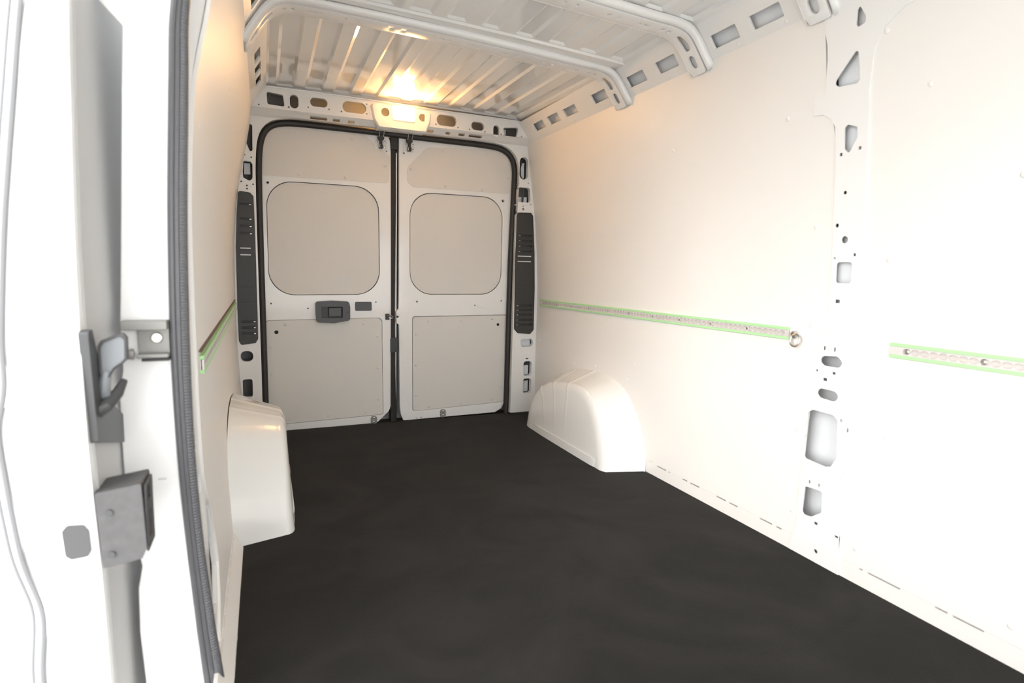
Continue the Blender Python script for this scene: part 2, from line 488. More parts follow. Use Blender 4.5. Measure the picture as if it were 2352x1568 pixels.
# ------------------------------------------------------------------ left wall (behind the side-door opening)
wl = tag(empty('wall_left', (-.91, -1.2, 0)), 'left side wall of cream board behind the open side door', 'wall', kind='structure')
pl = sheet('lining_panel', [(-.041, .012), (-.041, 1.850), (-2.205, 1.850), (-2.212, 1.3), (-2.165, .754), (-2.158, .48), (-2.075, .36), (-2.03, .27), (-2.025, .20), (-2.08, .14), (-2.18, SK), (-1.56, SK), (-1.56, .012)],
           [], fL(0), .009, 'board', wl, vlines=RZ, bevel=.0012)
def wl_rivet(y, z, parent):
    e = .02
    n = Vector((1, 0, -(interp(LX, z + e) - interp(LX, z - e)) / (2 * e))).normalized()
    rivet((interp(LX, z), y, z), n, .0085, parent)
for y, z in [(-.11, 1.53), (-.11, 1.05), (-.11, .52), (-.8, 1.55), (-1.5, 1.55), (-2.09, 1.6), (-2.09, 1.3), (-1.6, .30), (-1.55, .14), (-.9, 1.3), (-1.62, .5)]:
    wl_rivet(y, z, pl)
bl = tag(empty('baseboard_left', (-.87, -1.9, 0)), 'cream kick board along the foot of the left wall', 'baseboard', kind='structure')
dl = [(-1.60, -1.575), (-1.66, -1.615), (-1.72, -1.68), (-1.79, -1.735), (-1.86, -1.81), (-1.94, -1.875), (-2.02, -1.96), (-2.12, -2.05), (-2.24, -2.16)]
def fBL(y, z, d): return (-.887 + .031 * (SK - z) / SK - d, y, z)
sheet('board', [(-1.53, .004), (-1.53, SK), (-2.5, SK), (-2.5, .004)],
      [[(a, SK - .0060), (b, SK - .0060), (b, SK - .0005), (a, SK - .0005)] for a, b in dl], fBL, .008, 'board', bl, bevel=0)
seal2x = smooth_table([(-.1, -.877), (.025, -.888), (.155, -.902), (.366, -.919), (.566, -.928), (.804, -.929), (1.077, -.923), (1.338, -.911), (1.506, -.901), (1.84, -.860)])
def fPostL(y, z, d):
    t = max(0.0, min(1.0, (-2.19 - y) / .075))
    t = t * t * (3 - 2 * t)
    return (interp(LX, z) - .006 + t * (interp(seal2x, z) + .006 - interp(LX, z)) - d, y, z)
strip_out = [(-2.00, 1.84), (-2.274, 1.84), (-2.274, .9), (-2.274, .5), (-2.274, .2), (-2.274, .005), (-2.00, .005)]
strip_holes = [rect(-2.242, -2.216, .965, 1.053, .006, 3), oval((-2.232, .626, .026, .042)), oval((-2.205, .480, .045, .055)),
               fillet([(-2.10, .41), (-2.135, .36), (-2.145, .30), (-2.17, .22), (-2.21, .14), (-2.13, .14), (-2.05, .20), (-2.055, .28)], .006, 3), circ(-2.215, .56, .004), circ(-2.21, .58, .004)]
sheet('steel_post', strip_out, strip_holes, fPostL, .010, 'paint', wl, vlines=RZ, ulines=[-2.19, -2.21, -2.23, -2.25], bevel=.0015)
lr = sheet('roof_rail', [(-.06, 1.820), (-.06, 1.955), (FRONT, 1.955), (FRONT, 1.820)], squares(-.055, .03), fRailL, .010, 'paint', wl, bevel=.002)
for y in (-1.023, -1.331, -.703): rivet(fRailL(y, 1.838, 0), (.795, 0, -.606), .007, lr, 'paint')
strip('outer_skin', [(-.965, -.3), (-.965, 1.2), (-.955, 1.72), (-.93, 1.92), (-.84, 2.02)], SIDE - .01, .13, 'skin', wl)
strip('door_header', [(-1.03, 1.74), (-.985, 1.74), (-.81, 1.79), (-.80, 1.83)], FRONT, SIDE, 'paint', wl)
strip('outer_skin', [(-1.03, 1.74), (-.985, 1.78), (-.93, 1.92), (-.84, 2.02)], FRONT, SIDE, 'skin', wl)
# jamb of the side-door opening: faces forward, carries striker and seal
jo = [(-.895, -.10), (-.915, .2), (-.935, .5), (-.937, .8), (-.932, 1.05), (-.920, 1.35), (-.908, 1.52), (-.872, 1.84), (-1.13, 1.84), (-1.085, 1.53), (-1.041, 1.472), (-1.004, 1.432), (-1.011, 1.319), (-1.029, .985), (-1.036, .863),
      (-1.036, .765), (-1.044, .721), (-1.045, .630), (-1.044, .528), (-1.030, .402), (-1.022, .343), (-1.031, .296), (-1.033, .197), (-1.027, .076), (-1.03, -.10)]
jamb = sheet('door_jamb', jo, [rect(-.985, -.970, .5275, .5315)], lambda x, z, d: (x, SIDE - .012 + d, z), .008, 'paint', wl, bevel=.004)
def follow(T, y): return [(x, y, z) for z, x in T]
zz = [i * .02 - .10 for i in range(98)]
sealx = smooth_table([(-.1, -.895), (.046, -.908), (.172, -.918), (.378, -.931), (.574, -.940), (.807, -.943), (1.075, -.937), (1.33, -.925), (1.495, -.913), (1.84, -.872)])
obj('seal_flange', tube_bm([(interp(sealx, z) - .001, SIDE - .016, z) for z in zz], .0062, 8), 'rubber2', wl)
obj('seal_lip', tube_bm([((interp(sealx, z) + interp(seal2x, z)) / 2, SIDE - .010, z) for z in zz], .0075, 8), 'rubber2', wl)
zf = [i * .0022 - .10 for i in range(880)]
obj('seal_bulb', tube_bm([(interp(seal2x, z), SIDE + .002, z) for z in zf], .0135, 12, rfun=lambda i: .0135 + (.0005 if i % 3 else -.0004)), 'rubber2', wl)
# striker bracket with its bolt on the jamb
stb = bmesh.new()
box_bm(-1.006, -.950, SIDE - .022, SIDE - .012, .800, .856, stb)
box_bm(-1.030, -.950, SIDE - .050, SIDE - .012, .850, .868, stb)
box_bm(-1.006, -.950, SIDE - .045, SIDE - .012, .793, .801, stb)
sk = obj('striker_bracket', stb, 'bracket', wl, bevel=.002)
obj('bolt', cyl_bm((-.972, SIDE - .022, .832), (0, -1, 0), .012, .006, 18, r2=.010), 'metal', sk, bevel=.001)
obj('roller', cyl_bm((-1.012, SIDE - .03, .800), (-1, 0, .0), .012, .022, 14, r2=.008), 'metal', sk, bevel=.001)
obj('rubber_pad', box_bm(-.998, -.950, SIDE - .040, SIDE - .012, .786, .792), 'hookblack', sk, bevel=.001)

# ------------------------------------------------------------------ rear wall: steel frame around the two rear doors
wb = tag(empty('wall_back', (.02, .02, 0)), 'white steel frame around the rear doors with punched holes', 'wall', kind='structure')
seal_path = [(-.775, -.04), (-.775, .166), (-.777, 1.007), (-.777, 1.373), (-.775, 1.541), (-.767, 1.66), (-.747, 1.733), (-.705, 1.776), (-.641, 1.790), (-.548, 1.793),
             (-.331, 1.793), (-.13, 1.792), (.177, 1.788), (.535, 1.786), (.68, 1.780), (.748, 1.759), (.785, 1.704), (.792, 1.621), (.786, 1.479), (.772, 1.046),
             (.767, .604), (.763, .15), (.760, -.04)]
sp = relax(resample([(x, z, 0) for x, z in seal_path], .03), 4)
seal_xy = [(p.x, p.y) for p in sp]
obj('door_seal', tube_bm([(x, .004, z) for x, z in seal_xy], .0175, 10), 'rubber', wb)
# offset the seal path outward for the edge of the frame
inner = []
for i, (x, z) in enumerate(seal_xy):
    a = Vector(seal_xy[max(i - 1, 0)]); b = Vector(seal_xy[min(i + 1, len(seal_xy) - 1)])
    t = (b - a).normalized()
    n = Vector((-t.y, t.x))
    inner.append((x + n.x * .016, z + n.y * .016))
def frame_y(z): return -.040 - max(0.0, min(1.0, (z - 1.80) / .036)) * .056
def fFrame(x, z, d): return (x, frame_y(z) + d, z)
outl = [(interp(LX, z) - .002, z) for z in [1.836, 1.75, 1.6, 1.45, 1.3, 1.1, .8, .5, .25, 0.0]]
outr = [(interp(RX, z) + .002, z) for z in [0.012, .25, .5, .8, 1.1, 1.3, 1.45, 1.6, 1.75, 1.836]]
inner = [(inner[0][0], 0.0)] + [p for p in inner if p[1] > .02] + [(inner[-1][0], .012)]
frame_out = outl + inner + outr
L_vent = [(-.885, 1.380), (-.876, 1.391), (-.822, 1.384), (-.806, 1.365), (-.803, 1.089), (-.803, .760), (-.804, .565), (-.818, .541), (-.893, .532),
          (-.905, .556), (-.907, .748), (-.905, .92), (-.904, 1.085), (-.895, 1.257)]
R_vent = [(.790, 1.352), (.803, 1.368), (.898, 1.372), (.912, 1.354), (.930, 1.109), (.938, .874), (.938, .581), (.911, .554), (.819, .562), (.791, .590),
          (.789, .872), (.789, 1.162)]
frame_holes = [fillet(L_vent, .01, 3), fillet(R_vent, .01, 3),
    fillet([(-.818, 1.76), (-.801, 1.748), (-.804, 1.614), (-.816, 1.606), (-.834, 1.653), (-.826, 1.70)], .006, 3),
    fillet([(-.852, 1.557), (-.817, 1.554), (-.806, 1.541), (-.808, 1.464), (-.822, 1.447), (-.855, 1.464), (-.857, 1.499)], .010, 3),
    oval((-.866, .466, .066, .061), 6, .9), rect(-.893, -.841, .228, .333, .012, 4), oval((-.85, .200, .034, .02)),
    oval((.838, 1.656, .062, .143)), fillet([(.800, 1.533), (.886, 1.533), (.893, 1.437), (.797, 1.437)], .018, 4),
    oval((.890, .494, .095, .055)), rect(.868, .930, .263, .367, .020, 5), rect(.868, .930, .143, .245, .016, 4)]
for x, z in [(-.845, 1.587), (-.811, 1.576), (-.866, 1.442), (-.838, 1.422), (-.838, 1.405), (-.806, 1.431), (.805, 1.554), (.872, 1.562), (.790, 1.418), (.893, 1.425), (.840, 1.412)]:
    frame_holes.append(circ(x, z, .0045, 8))
frame_holes += [circ(.840, 1.392, .008, 10), oval((.894, .385, .02, .008))]
for cx, w in [(-.454, .094), (-.357, .040), (-.274, .037), (.196, .041), (.308, .034), (.396, .042), (.487, .090)]:
    frame_holes.append(oval((cx, 1.819, w, .013)))
sheet('door_frame', frame_out, frame_holes, fFrame, .035, 'paint', wb, vlines=[.2, .5, .8, 1.1, 1.3, 1.5, 1.65, 1.77, 1.80, 1.812, 1.824], bevel=.003)
# little pressed pads and struts plus pale backings added to brighten the post openings
for x0, x1, z0, z1 in [(-.852, -.818, 1.49, 1.552), (.80, .89, 1.43, 1.478), (.868, .93, .262, .330), (.868, .93, .143, .22), (.84, .865, 1.60, 1.70), (.845, .94, .46, .516), (.655, .70, 1.83, 1.885)]:
    obj('stay_and_backing', box_bm(x0, x1, .016 if z1 < 1.75 else -.050, .020 if z1 < 1.75 else -.045, z0, z1), 'skin', wb, bevel=.002)
obj('cable', tube_bm([(.835, -.01, 1.71), (.822, -.012, 1.66), (.825, -.012, 1.61), (.845, -.012, 1.57), (.85, -.008, 1.50), (.845, -.004, 1.40)], .0065, 8), 'black', wb)
obj('stay_and_backing', tube_bm([(.875, .002, .185), (.922, .002, .225)], .003, 6), 'paint', wb)

# header above the doors
HY = -.100
hov = [(-.454, 1.897, .093, .048), (-.259, 1.894, .132, .061), (.290, 1.884, .126, .064), (.491, 1.874, .085, .050), (-.584, 1.886, .045, .072), (.615, 1.858, .041, .069)]
hholes = [oval(o, 6) for o in hov]
hholes += [fillet([(-.724, 1.922), (-.641, 1.913), (-.634, 1.852), (-.722, 1.856)], .010, 4), fillet([(.662, 1.884), (.768, 1.896), (.757, 1.822 + .014), (.669, 1.832)], .010, 4)]
for x, z in [(-.765, 1.848), (-.613, 1.853), (-.511, 1.865), (-.399, 1.867), (-.332, 1.863), (-.190, 1.867), (-.190, 1.921), (.222, 1.856), (.362, 1.851),
             (.436, 1.849), (.539, 1.845), (.790, 1.842), (.648, 1.842)]:
    hholes.append(circ(x, z, .0045, 8))
# opening behind the lamp housing so its two round holes look into the beam
hholes.append(rect(-.118, .160, 1.842, 1.925, .01, 3))
header_out = [(-.815, 1.836), (.868, 1.836), (.845, 1.860), (.785, 1.935), (.50, 1.938), (.12, 1.940), (-.115, 1.946), (-.50, 1.950), (-.73, 1.948), (-.79, 1.88)]
sheet('header', header_out, hholes, fY(HY), .025, 'paint', wb, bevel=.003)
obj('header_lip', tube_bm([(-.73, HY - .002, 1.948), (-.5, HY - .002, 1.950), (-.115, HY - .004, 1.946), (-.07, HY - .012, 1.944), (.0, HY - .018, 1.940), (.12, HY - .012, 1.939), (.2, HY - .004, 1.938), (.5, HY - .002, 1.937), (.78, HY - .002, 1.934)], .004, 6), 'paint', wb)
# raised housing in the middle of the header
def loft(name, loops, m, parent, cap_last=True, bevel=0.002):
    bm = bmesh.new()
    R = [[bm.verts.new(p) for p in L] for L in loops]
    n = len(R[0])
    for A, B in zip(R, R[1:]):
        for k in range(n): bm.faces.new([A[k], A[(k + 1) % n], B[(k + 1) % n], B[k]])
    if cap_last: bm.faces.new(R[-1])
    return obj(name, bm, m, parent, bevel=bevel)
hb = fillet([(-.172, 1.925), (.190, 1.915), (.182, 1.850), (.160, 1.797), (-.128, 1.797), (-.155, 1.842)], .012, 4)
cxh, czh = .01, 1.865
def inset(L, k): return [(cxh + (x - cxh) * k, czh + (z - czh) * k) for x, z in L]
housing_face = inset(hb, .95)
bm = sheet_bm(housing_face, [circ(-.087, 1.884, .0245, 18), circ(.134, 1.879, .0230, 18), rect(-.042, .083, 1.850, 1.925, .006, 4)], fY(HY - .024), .006, back=True)
hs = obj('lamp_housing', bm, 'paint', wb, bevel=.0015)
loft('housing_side', [[(x, -.02 if z < 1.83 else HY - .001, z) for x, z in hb], [(x, HY - .014, z) for x, z in hb], [(x, HY - .0235, z) for x, z in housing_face]], 'paint', hs, cap_last=False, bevel=0)
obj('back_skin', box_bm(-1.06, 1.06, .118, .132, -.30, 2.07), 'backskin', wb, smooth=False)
obj('threshold', box_bm(-.80, .80, -.004, .11, -.03, -.001), 'rubber', wb, smooth=False)

# interior lamp in the header
lp = tag(empty('interior_lamp', (.02, HY - .03, 1.888)), 'glowing rectangular lamp set in the header above the rear doors', 'lamp')
obj('lens', box_bm(-.036, .080, HY - .030, HY - .018, 1.8545, 1.9215), 'lens', lp, bevel=.004, seg=3)
bm = sheet_bm(rect(-.050, .092, 1.844, 1.931, .010, 4), [rect(-.0375, .0815, 1.853, 1.923, .005, 4)], fY(HY - .0275), .006)
obj('bezel', bm, 'paint', lp, bevel=.001)
obj('lens_light_block', box_bm(-.026, .070, HY - .012, HY + .040, 1.851, 1.9245), 'skin', lp, bevel=.003)  # unseen block added behind the lens to limit light in the header

# vent covers on the two rear posts
def vent(name, outline, label, slits, louvres, right):
    xs = [p[0] for p in outline]; zs = [p[1] for p in outline]
    cx = (min(xs) + max(xs)) / 2
    v = tag(empty(name, (cx, -.04, min(zs))), label, 'vent cover', 'vent covers on the rear posts')
    o = [(cx + (x - cx) * .965, z + (.003 if z < .8 else -.003)) for x, z in outline]
    holes = [rect(a, b, z - .0055, z + .0055, .003, 3) for a, b, z in slits]
    holes += [rect(a, b, z - .006, z + .006, .004, 3) for a, b, z in louvres]
    sheet('cover', fillet(o, .012, 4), holes, fY(-.0475), .010, 'black', v, bevel=.003, seg=2)
    obj('backing', box_bm(min(xs) + .012, max(xs) - .012, -.034, -.031, min(zs) + .01, max(zs) - .01), 'black', v, smooth=False)
    for a, b, z in slits:
        obj('lit_slit_bar', box_bm(a + .003, b - .003, -.0455, -.040, z - .0032, z + .0032), 'paint', v, bevel=.0005)  # white bar set in the slot to stand for lit steel behind
    for a, b, z in louvres:
        obj('louvre', box_bm(a + .004, b - .004, -.0505, -.036, z + .001, z + .005), 'black', v, bevel=.0008)
        e = a if right else b - .012
        obj('clip', box_bm(e + .002, e + .012, -.0465, -.040, z - .004, z + .001), 'metal', v, bevel=.0006)
    # pressed outline of the lower access flap
    for z in (min(zs) + .33, min(zs) + .045 + .20):
        obj('fold', box_bm(min(xs) + .02, max(xs) - .02, -.0495, -.045, z - .0015, z + .0015), 'black', v, bevel=.0006)
    return v
vent('vent_cover', L_vent, 'black slotted plastic cover on the left rear post', [(-.885, -.825, 1.078), (-.885, -.825, 1.041)],
     [(-.89, -.815, z) for z in (.598, .632, .666)] + [(-.88, -.82, z) for z in (1.16, 1.20, 1.24, 1.32)], False)
vent('vent_cover', R_vent, 'black slotted plastic cover on the right rear post', [(.803, .907, 1.082), (.803, .907, 1.047)],
     [(.805, .918, z) for z in (.622, .655, .689, .722, .752)] + [(.81, .905, z) for z in (1.115, 1.15, 1.185, 1.22)], True)

# ------------------------------------------------------------------ ceiling
ce = tag(empty('ceiling', (0, -1.5, 1.95)), 'glossy white corrugated steel roof with cross bows', 'ceiling', kind='structure')
ribA = [-.671, -.523, -.373, -.222, -.070, .078, .228, .378, .530, .680]
ribB = [-.591, -.441, -.288, -.137, .003, .145, .296, .448, .602, .745]
def roof_z(x, y): return 1.947 + .012 * (1 - ((x - .02) / .8) ** 2) - .037 * (x - .02) * min(1.0, -y / 1.17)
def roof_segment(y0, y1, m0, m1):
    """corrugated tray from y0 (front) to y1 (rear) with plain margins m0, m1"""
    xs = [-.735, -.715]
    for a, b in zip(ribA, ribB):
        xs += [a - .007, a + .007, b - .007, b + .007]
    xs = sorted(set([round(x, 4) for x in xs if x < .745] + [.752, .775]))
    xs = [-.79] + xs + [.84]
    ys = sorted({y0, y0 + m0, y0 + m0 + .010, y0 + m0 + .05, y0 + m0 + .064, y1 - m1 - .03, y1 - m1 - .018, y1 - m1 - .008, y1 - m1, y1})
    bm = bmesh.new()
    V = {}
    def h(x, y):
        z = roof_z(x, y)
        if x < -.735: return z + .004
        if x > .775: return z - .012
        tray = y0 + m0 + .009 <= y <= y1 - m1 - .0075 and -.72 < x < .755
        if tray: z += .008
        if tray and y0 + m0 + .063 <= y <= y1 - m1 - .029:
            for a, b in zip(ribA, ribB):
                if a + .006 < x < b - .006: z += .008
        return z
    for i, x in enumerate(xs):
        for j, y in enumerate(ys):
            V[i, j] = bm.verts.new((x, y, h(x, y)))
    for i in range(len(xs) - 1):
        for j in range(len(ys) - 1):
            bm.faces.new([V[i, j], V[i + 1, j], V[i + 1, j + 1], V[i, j + 1]])
    return obj('roof_panel', bm, 'roofpaint', ce, smooth=False)
roof_segment(-1.18, -.06, .03, .02)
roof_segment(-1.73, -1.18, .06, .12)
roof_segment(-2.32, -1.73, .06, .04)
roof_segment(FRONT, -2.32, .05, .03)
strip('outer_skin', [(-.93, 2.0), (-.5, 2.06), (.5, 2.06), (.93, 2.0)], FRONT, .13, 'skin', ce)

def bow(yR, yL, w=.098):
    """roof bow: flat bottom flange with holes, turned down onto both rails"""
    path = [(-.803, 1.778), (-.795, 1.795), (-.757, 1.857), (-.728, 1.902), (-.700, 1.930), (-.66, 1.945), (-.60, 1.948), (-.3, 1.944), (.02, 1.936), (.34, 1.923), (.60, 1.910), (.690, 1.908),
            (.738, 1.900), (.768, 1.880), (.833, 1.795), (.850, 1.772)]
    P = [(a.x, a.z) for a in relax(resample([(x, 0, z) for x, z in path], .02), 2)]
    S = [0.0]
    for a, b in zip(P, P[1:]): S.append(S[-1] + math.hypot(b[0] - a[0], b[1] - a[1]))
    LEN = S[-1]
    def at(s):
        s = min(max(s, 0), LEN)
        for i in range(len(S) - 1):
            if s <= S[i + 1] + 1e-9:
                t = (s - S[i]) / (S[i + 1] - S[i])
                (x0, z0), (x1, z1) = P[i], P[i + 1]
                dx, dz = x1 - x0, z1 - z0
                l = math.hypot(dx, dz)
                return x0 + dx * t, z0 + dz * t, -dz / l, dx / l
        return P[-1][0], P[-1][1], 0, 1
    def f(s, v, d):
        x, z, nx, nz = at(s)
        y = yL + (yR - yL) * (x + .79) / 1.64
        return (x + nx * d, y + v, z + nz * d)
    hw = w / 2
    out = fillet([(0, -hw * .75), (LEN, -hw * .75), (LEN, hw * .75), (LEN - .03, hw), (.03, hw), (0, hw * .75), ], .010, 4)
    holes = [oval((.028 + .024, .005, .052, .036)), fillet([(.098, -.012), (.125, -.016), (.168, -.004), (.172, .012), (.150, .024), (.098, .022)], .012, 3),
             oval((LEN - .052, .005, .052, .036)), fillet([(LEN - .098, -.012), (LEN - .125, -.016), (LEN - .168, -.004), (LEN - .172, .012), (LEN - .150, .024), (LEN - .098, .022)], .012, 3)]
    mid = LEN / 2
    for s in (.215, .245, .31, .325, .35, .44, .485, .62, .67, .80, .84, .93, .97):
        for q in (s, LEN - s):
            holes.append(circ(q, .004, .0085 if round(s * 1000) % 2 else .0066, 8))
    bm = sheet_bm(out, [h for h in holes], f, .009, ulines=[x * LEN / 70 for x in range(1, 70)])
    b = obj('roof_bow', bm, 'paint', ce, bevel=.0012, wn=False)
    # front and rear webs up to the roof
    for v, dv, nm in ((-hw * .98, -.020, 'front_web'), (hw * .98, .010, 'rear_web')):
        bm = bmesh.new()
        prev = None
        for i in range(71):
            s = LEN * i / 70
            hgt = .024
            x, z, nx, nz = at(s)
            y = yL + (yR - yL) * (x + .79) / 1.64
            A = bm.verts.new((x, y + v, z)); B = bm.verts.new((x + nx * hgt, y + v + dv, z + nz * hgt))
            if prev: bm.faces.new([prev[0], A, B, prev[1]])
            prev = (A, B)
        o = obj(nm, bm, 'paint', b)
        s_ = o.modifiers.new('thick', 'SOLIDIFY'); s_.thickness = .002
bow(-1.17, -1.20)
bow(-1.72, -1.75)
bow(-2.275, -2.30)

# ------------------------------------------------------------------ rear doors
DY = .020
def bolt_hole(x, z, r): return circ(x, z, r, 10)
def door_rivets(pts, parent, y):
    for x, z in pts: rivet((x, y, z), (0, -1, 0), .0085, parent, 'doorboard')

d1 = tag(empty('door_1', (-.4, .05, 0)), 'left rear door with dark pull handle between its boards', 'door', kind='structure')
d1_out = fillet([(-.79, 1.66), (-.75, 1.765), (-.664, 1.79), (-.036, 1.785), (-.030, 1.713), (-.036, 1.478), (-.040, .754), (-.038, .08), (-.122, .001), (-.79, -.004)], .05, 5)
d1_lower = fillet([(-.761, .652), (-.748, .664), (-.107, .672), (-.088, .656), (-.084, .062), (-.097, .054), (-.65, .040), (-.765, .037)], .012, 3)
d1_win = fillet([(-.737, 1.466), (-.105, 1.470), (-.101, .822), (-.738, .814)], .145, 9)
def grow(L, k):
    cx = sum(p[0] for p in L) / len(L); cz = sum(p[1] for p in L) / len(L)
    return [(x + k * (1 if x > cx else -1) * min(1, abs(x - cx) / .1), z + k * (1 if z > cz else -1) * min(1, abs(z - cz) / .1)) for x, z in L]
d1_holes = [grow(d1_win, .003), grow(d1_lower, .0022), bolt_hole(-.730, 1.454, .007), bolt_hole(-.730, .764, .0045), bolt_hole(-.124, .772, .004), bolt_hole(-.527, .735, .0045), bolt_hole(-.054, 1.690, .005),
            rect(-.063, -.0395 - .004, .662, .698, .003, 2)]
sheet('door_panel', d1_out, d1_holes, fY(DY), .030, 'paint', d1, bevel=.004, seg=3)
def board(name, outline, holes, y, parent, riv, thick=.006, bevel=.0012):
    o = sheet(name, outline, holes, fY(y), thick, 'doorboard', parent, bevel=bevel)
    door_rivets(riv, o, y)
    return o
board('upper_board', fillet([(-.765, 1.685), (-.735, 1.742), (-.680, 1.770), (-.180, 1.772), (-.034, 1.660), (-.041, 1.501), (-.765, 1.492)], .02, 4), [], DY - .0035, d1,
      [(-.568, 1.742), (-.26, 1.742), (-.748, 1.608), (-.064, 1.604), (-.562, 1.512), (-.3, 1.515)], .005)
board('window_board', d1_win, [], DY + .007, d1, [])
board('lower_board', d1_lower, [circ(-.705, .595, .0115, 16)], DY + .001, d1,
      [(-.656, .637), (-.739, .505), (-.736, .346), (-.201, .639), (-.116, .558), (-.114, .357), (-.110, .153), (-.19, .072), (-.418, .066), (-.643, .062)])
# handle
hd = obj('handle', sheet_bm(fillet([(-.484, .775), (-.39, .782), (-.292, .776), (-.284, .745), (-.286, .662), (-.38, .646), (-.478, .652), (-.484, .70)], .014, 4),
                            [rect(-.453, -.329, .678, .746, .006, 3)], fY(-.012), .030), 'dark', d1, bevel=.006, seg=3)
obj('recess', box_bm(-.456, -.326, .014, .017, .674, .750), 'black', hd, smooth=False)
obj('lever', box_bm(-.410, -.335, -.004, .010, .683, .741), 'dark', hd, bevel=.005, seg=3)
obj('lock_button', cyl_bm((-.302, -.012, .713), (0, -1, 0), .006, .004, 12), 'black', hd)
obj('cover_cap', sheet_bm(rect(-.251, -.151, .718, .774, .008, 4), [], fY(DY - .006), .007), 'dark', d1, bevel=.002)
st = obj('floor_latch', sheet_bm(fillet([(-.161, .048), (-.123, .048), (-.123, -.004), (-.161, -.004)], .015, 5), [], fY(DY - .012), .012), 'bracket', d1, bevel=.002)
for z in (.036, .012): rivet((-.142, DY - .012, z), (0, -1, 0), .007, st, 'metal', 'bolt')
ct = obj('catch', box_bm(-.066, -.040, DY - .010, DY + .012, .661, .699), 'hookblack', d1, bevel=.003)
obj('catch_hook', tube_bm([(-.052, DY - .012, .686), (-.036, DY - .02, .690), (-.022, DY - .02, .680), (-.026, DY - .018, .672), (-.046, DY - .014, .674)], .0035, 8), 'metal', ct)
obj('edge_flange', sheet_bm([(-.0345, 1.70), (-.028, 1.70), (-.030, .9), (-.035, .10), (-.039, .10), (-.0385, .9)], [], fY(DY + .004), .02), 'paint', d1)
obj('centre_seal', tube_bm([(-.014, DY + .028, 1.775), (-.014, DY + .028, 1.4), (-.022, DY + .028, .75), (-.020, DY + .028, .3), (-.014, DY + .028, .0)], .024, 8), 'rubber', d1)
obj('seal_corner', box_bm(-.030, .018, DY - .004, DY + .02, 1.705, 1.790), 'rubber', d1, bevel=.004)

d2 = tag(empty('door_2', (.4, .05, 0)), 'right rear door with plain boards and no handle', 'door', kind='structure')
d2_out = [(.022, 1.78)] + fillet([(.64, 1.786), (.755, 1.768), (.790, 1.700), (.80, 1.566)], .03, 3)[0:0] + [(.633, 1.784), (.735, 1.768), (.775, 1.72), (.792, 1.640), (.788, 1.45), (.770, .752), (.768, .10), (.735, .035), (.690, .008), (.049, .001), (.030, .045), (.024, .10),
          (.020, .60), (.019, .628), (.002, .640), (.001, .712), (.017, .728), (.019, .80), (.022, 1.3)]
d2_upper = fillet([(.201, 1.738), (.680, 1.768), (.735, 1.752), (.776, 1.692), (.768, 1.492), (.110, 1.491), (.075, 1.518), (.073, 1.590), (.084, 1.618)], .02, 4)
d2_win = fillet([(.094, 1.458), (.716, 1.462), (.712, .826), (.094, .822)], .14, 9)
d2_lower = fillet([(.109, .666), (.119, .676), (.756, .682), (.754, .091), (.735, .080), (.123, .060), (.111, .070)], .010, 3)
d2_holes = [grow(d2_win, .003), grow(d2_lower, .0022), bolt_hole(.719, 1.444, .0085), bolt_hole(.137, .774, .0042), bolt_hole(.720, .780, .0042), bolt_hole(.530, .749, .004), bolt_hole(.012, .678, .006), bolt_hole(.053, 1.690, .005)]
sheet('door_panel', d2_out, d2_holes, fY(DY), .030, 'paint', d2, bevel=.004, seg=3)
board('upper_board', d2_upper, [], DY - .0035, d2, [(.302, 1.726), (.594, 1.728), (.098, 1.597), (.750, 1.589), (.32, 1.508), (.568, 1.505)], .005)
board('window_board', d2_win, [], DY + .007, d2, [])
board('lower_board', d2_lower, [circ(.698, .618, .0095, 16)], DY + .001, d2,
      [(.212, .646), (.434, .649), (.656, .657), (.132, .563), (.132, .361), (.134, .162), (.735, .377), (.733, .182), (.661, .100), (.439, .088), (.217, .082)])
st = obj('floor_latch', sheet_bm(fillet([(.293, .058), (.331, .058), (.331, .004), (.293, .004)], .015, 5), [], fY(DY - .012), .012), 'bracket', d2, bevel=.002)
for z in (.046, .020): rivet((.312, DY - .012, z), (0, -1, 0), .007, st, 'metal', 'bolt')
obj('edge_flange', sheet_bm([(.0035, 1.69), (.015, 1.69), (.010, .8), (.004, .02), (-.014, .02), (-.010, .8)], [], fY(DY + .022), .012), 'skin', d2)
obj('buffer', sheet_bm(rect(-.035, .012, .452, .545, .006, 3), [], fY(DY - .004), .02), 'black', d2, bevel=.004)
for x in (.135, .165): rivet((x, DY, .014), (0, -1, 0), .006, d2, 'metal', 'bolt')

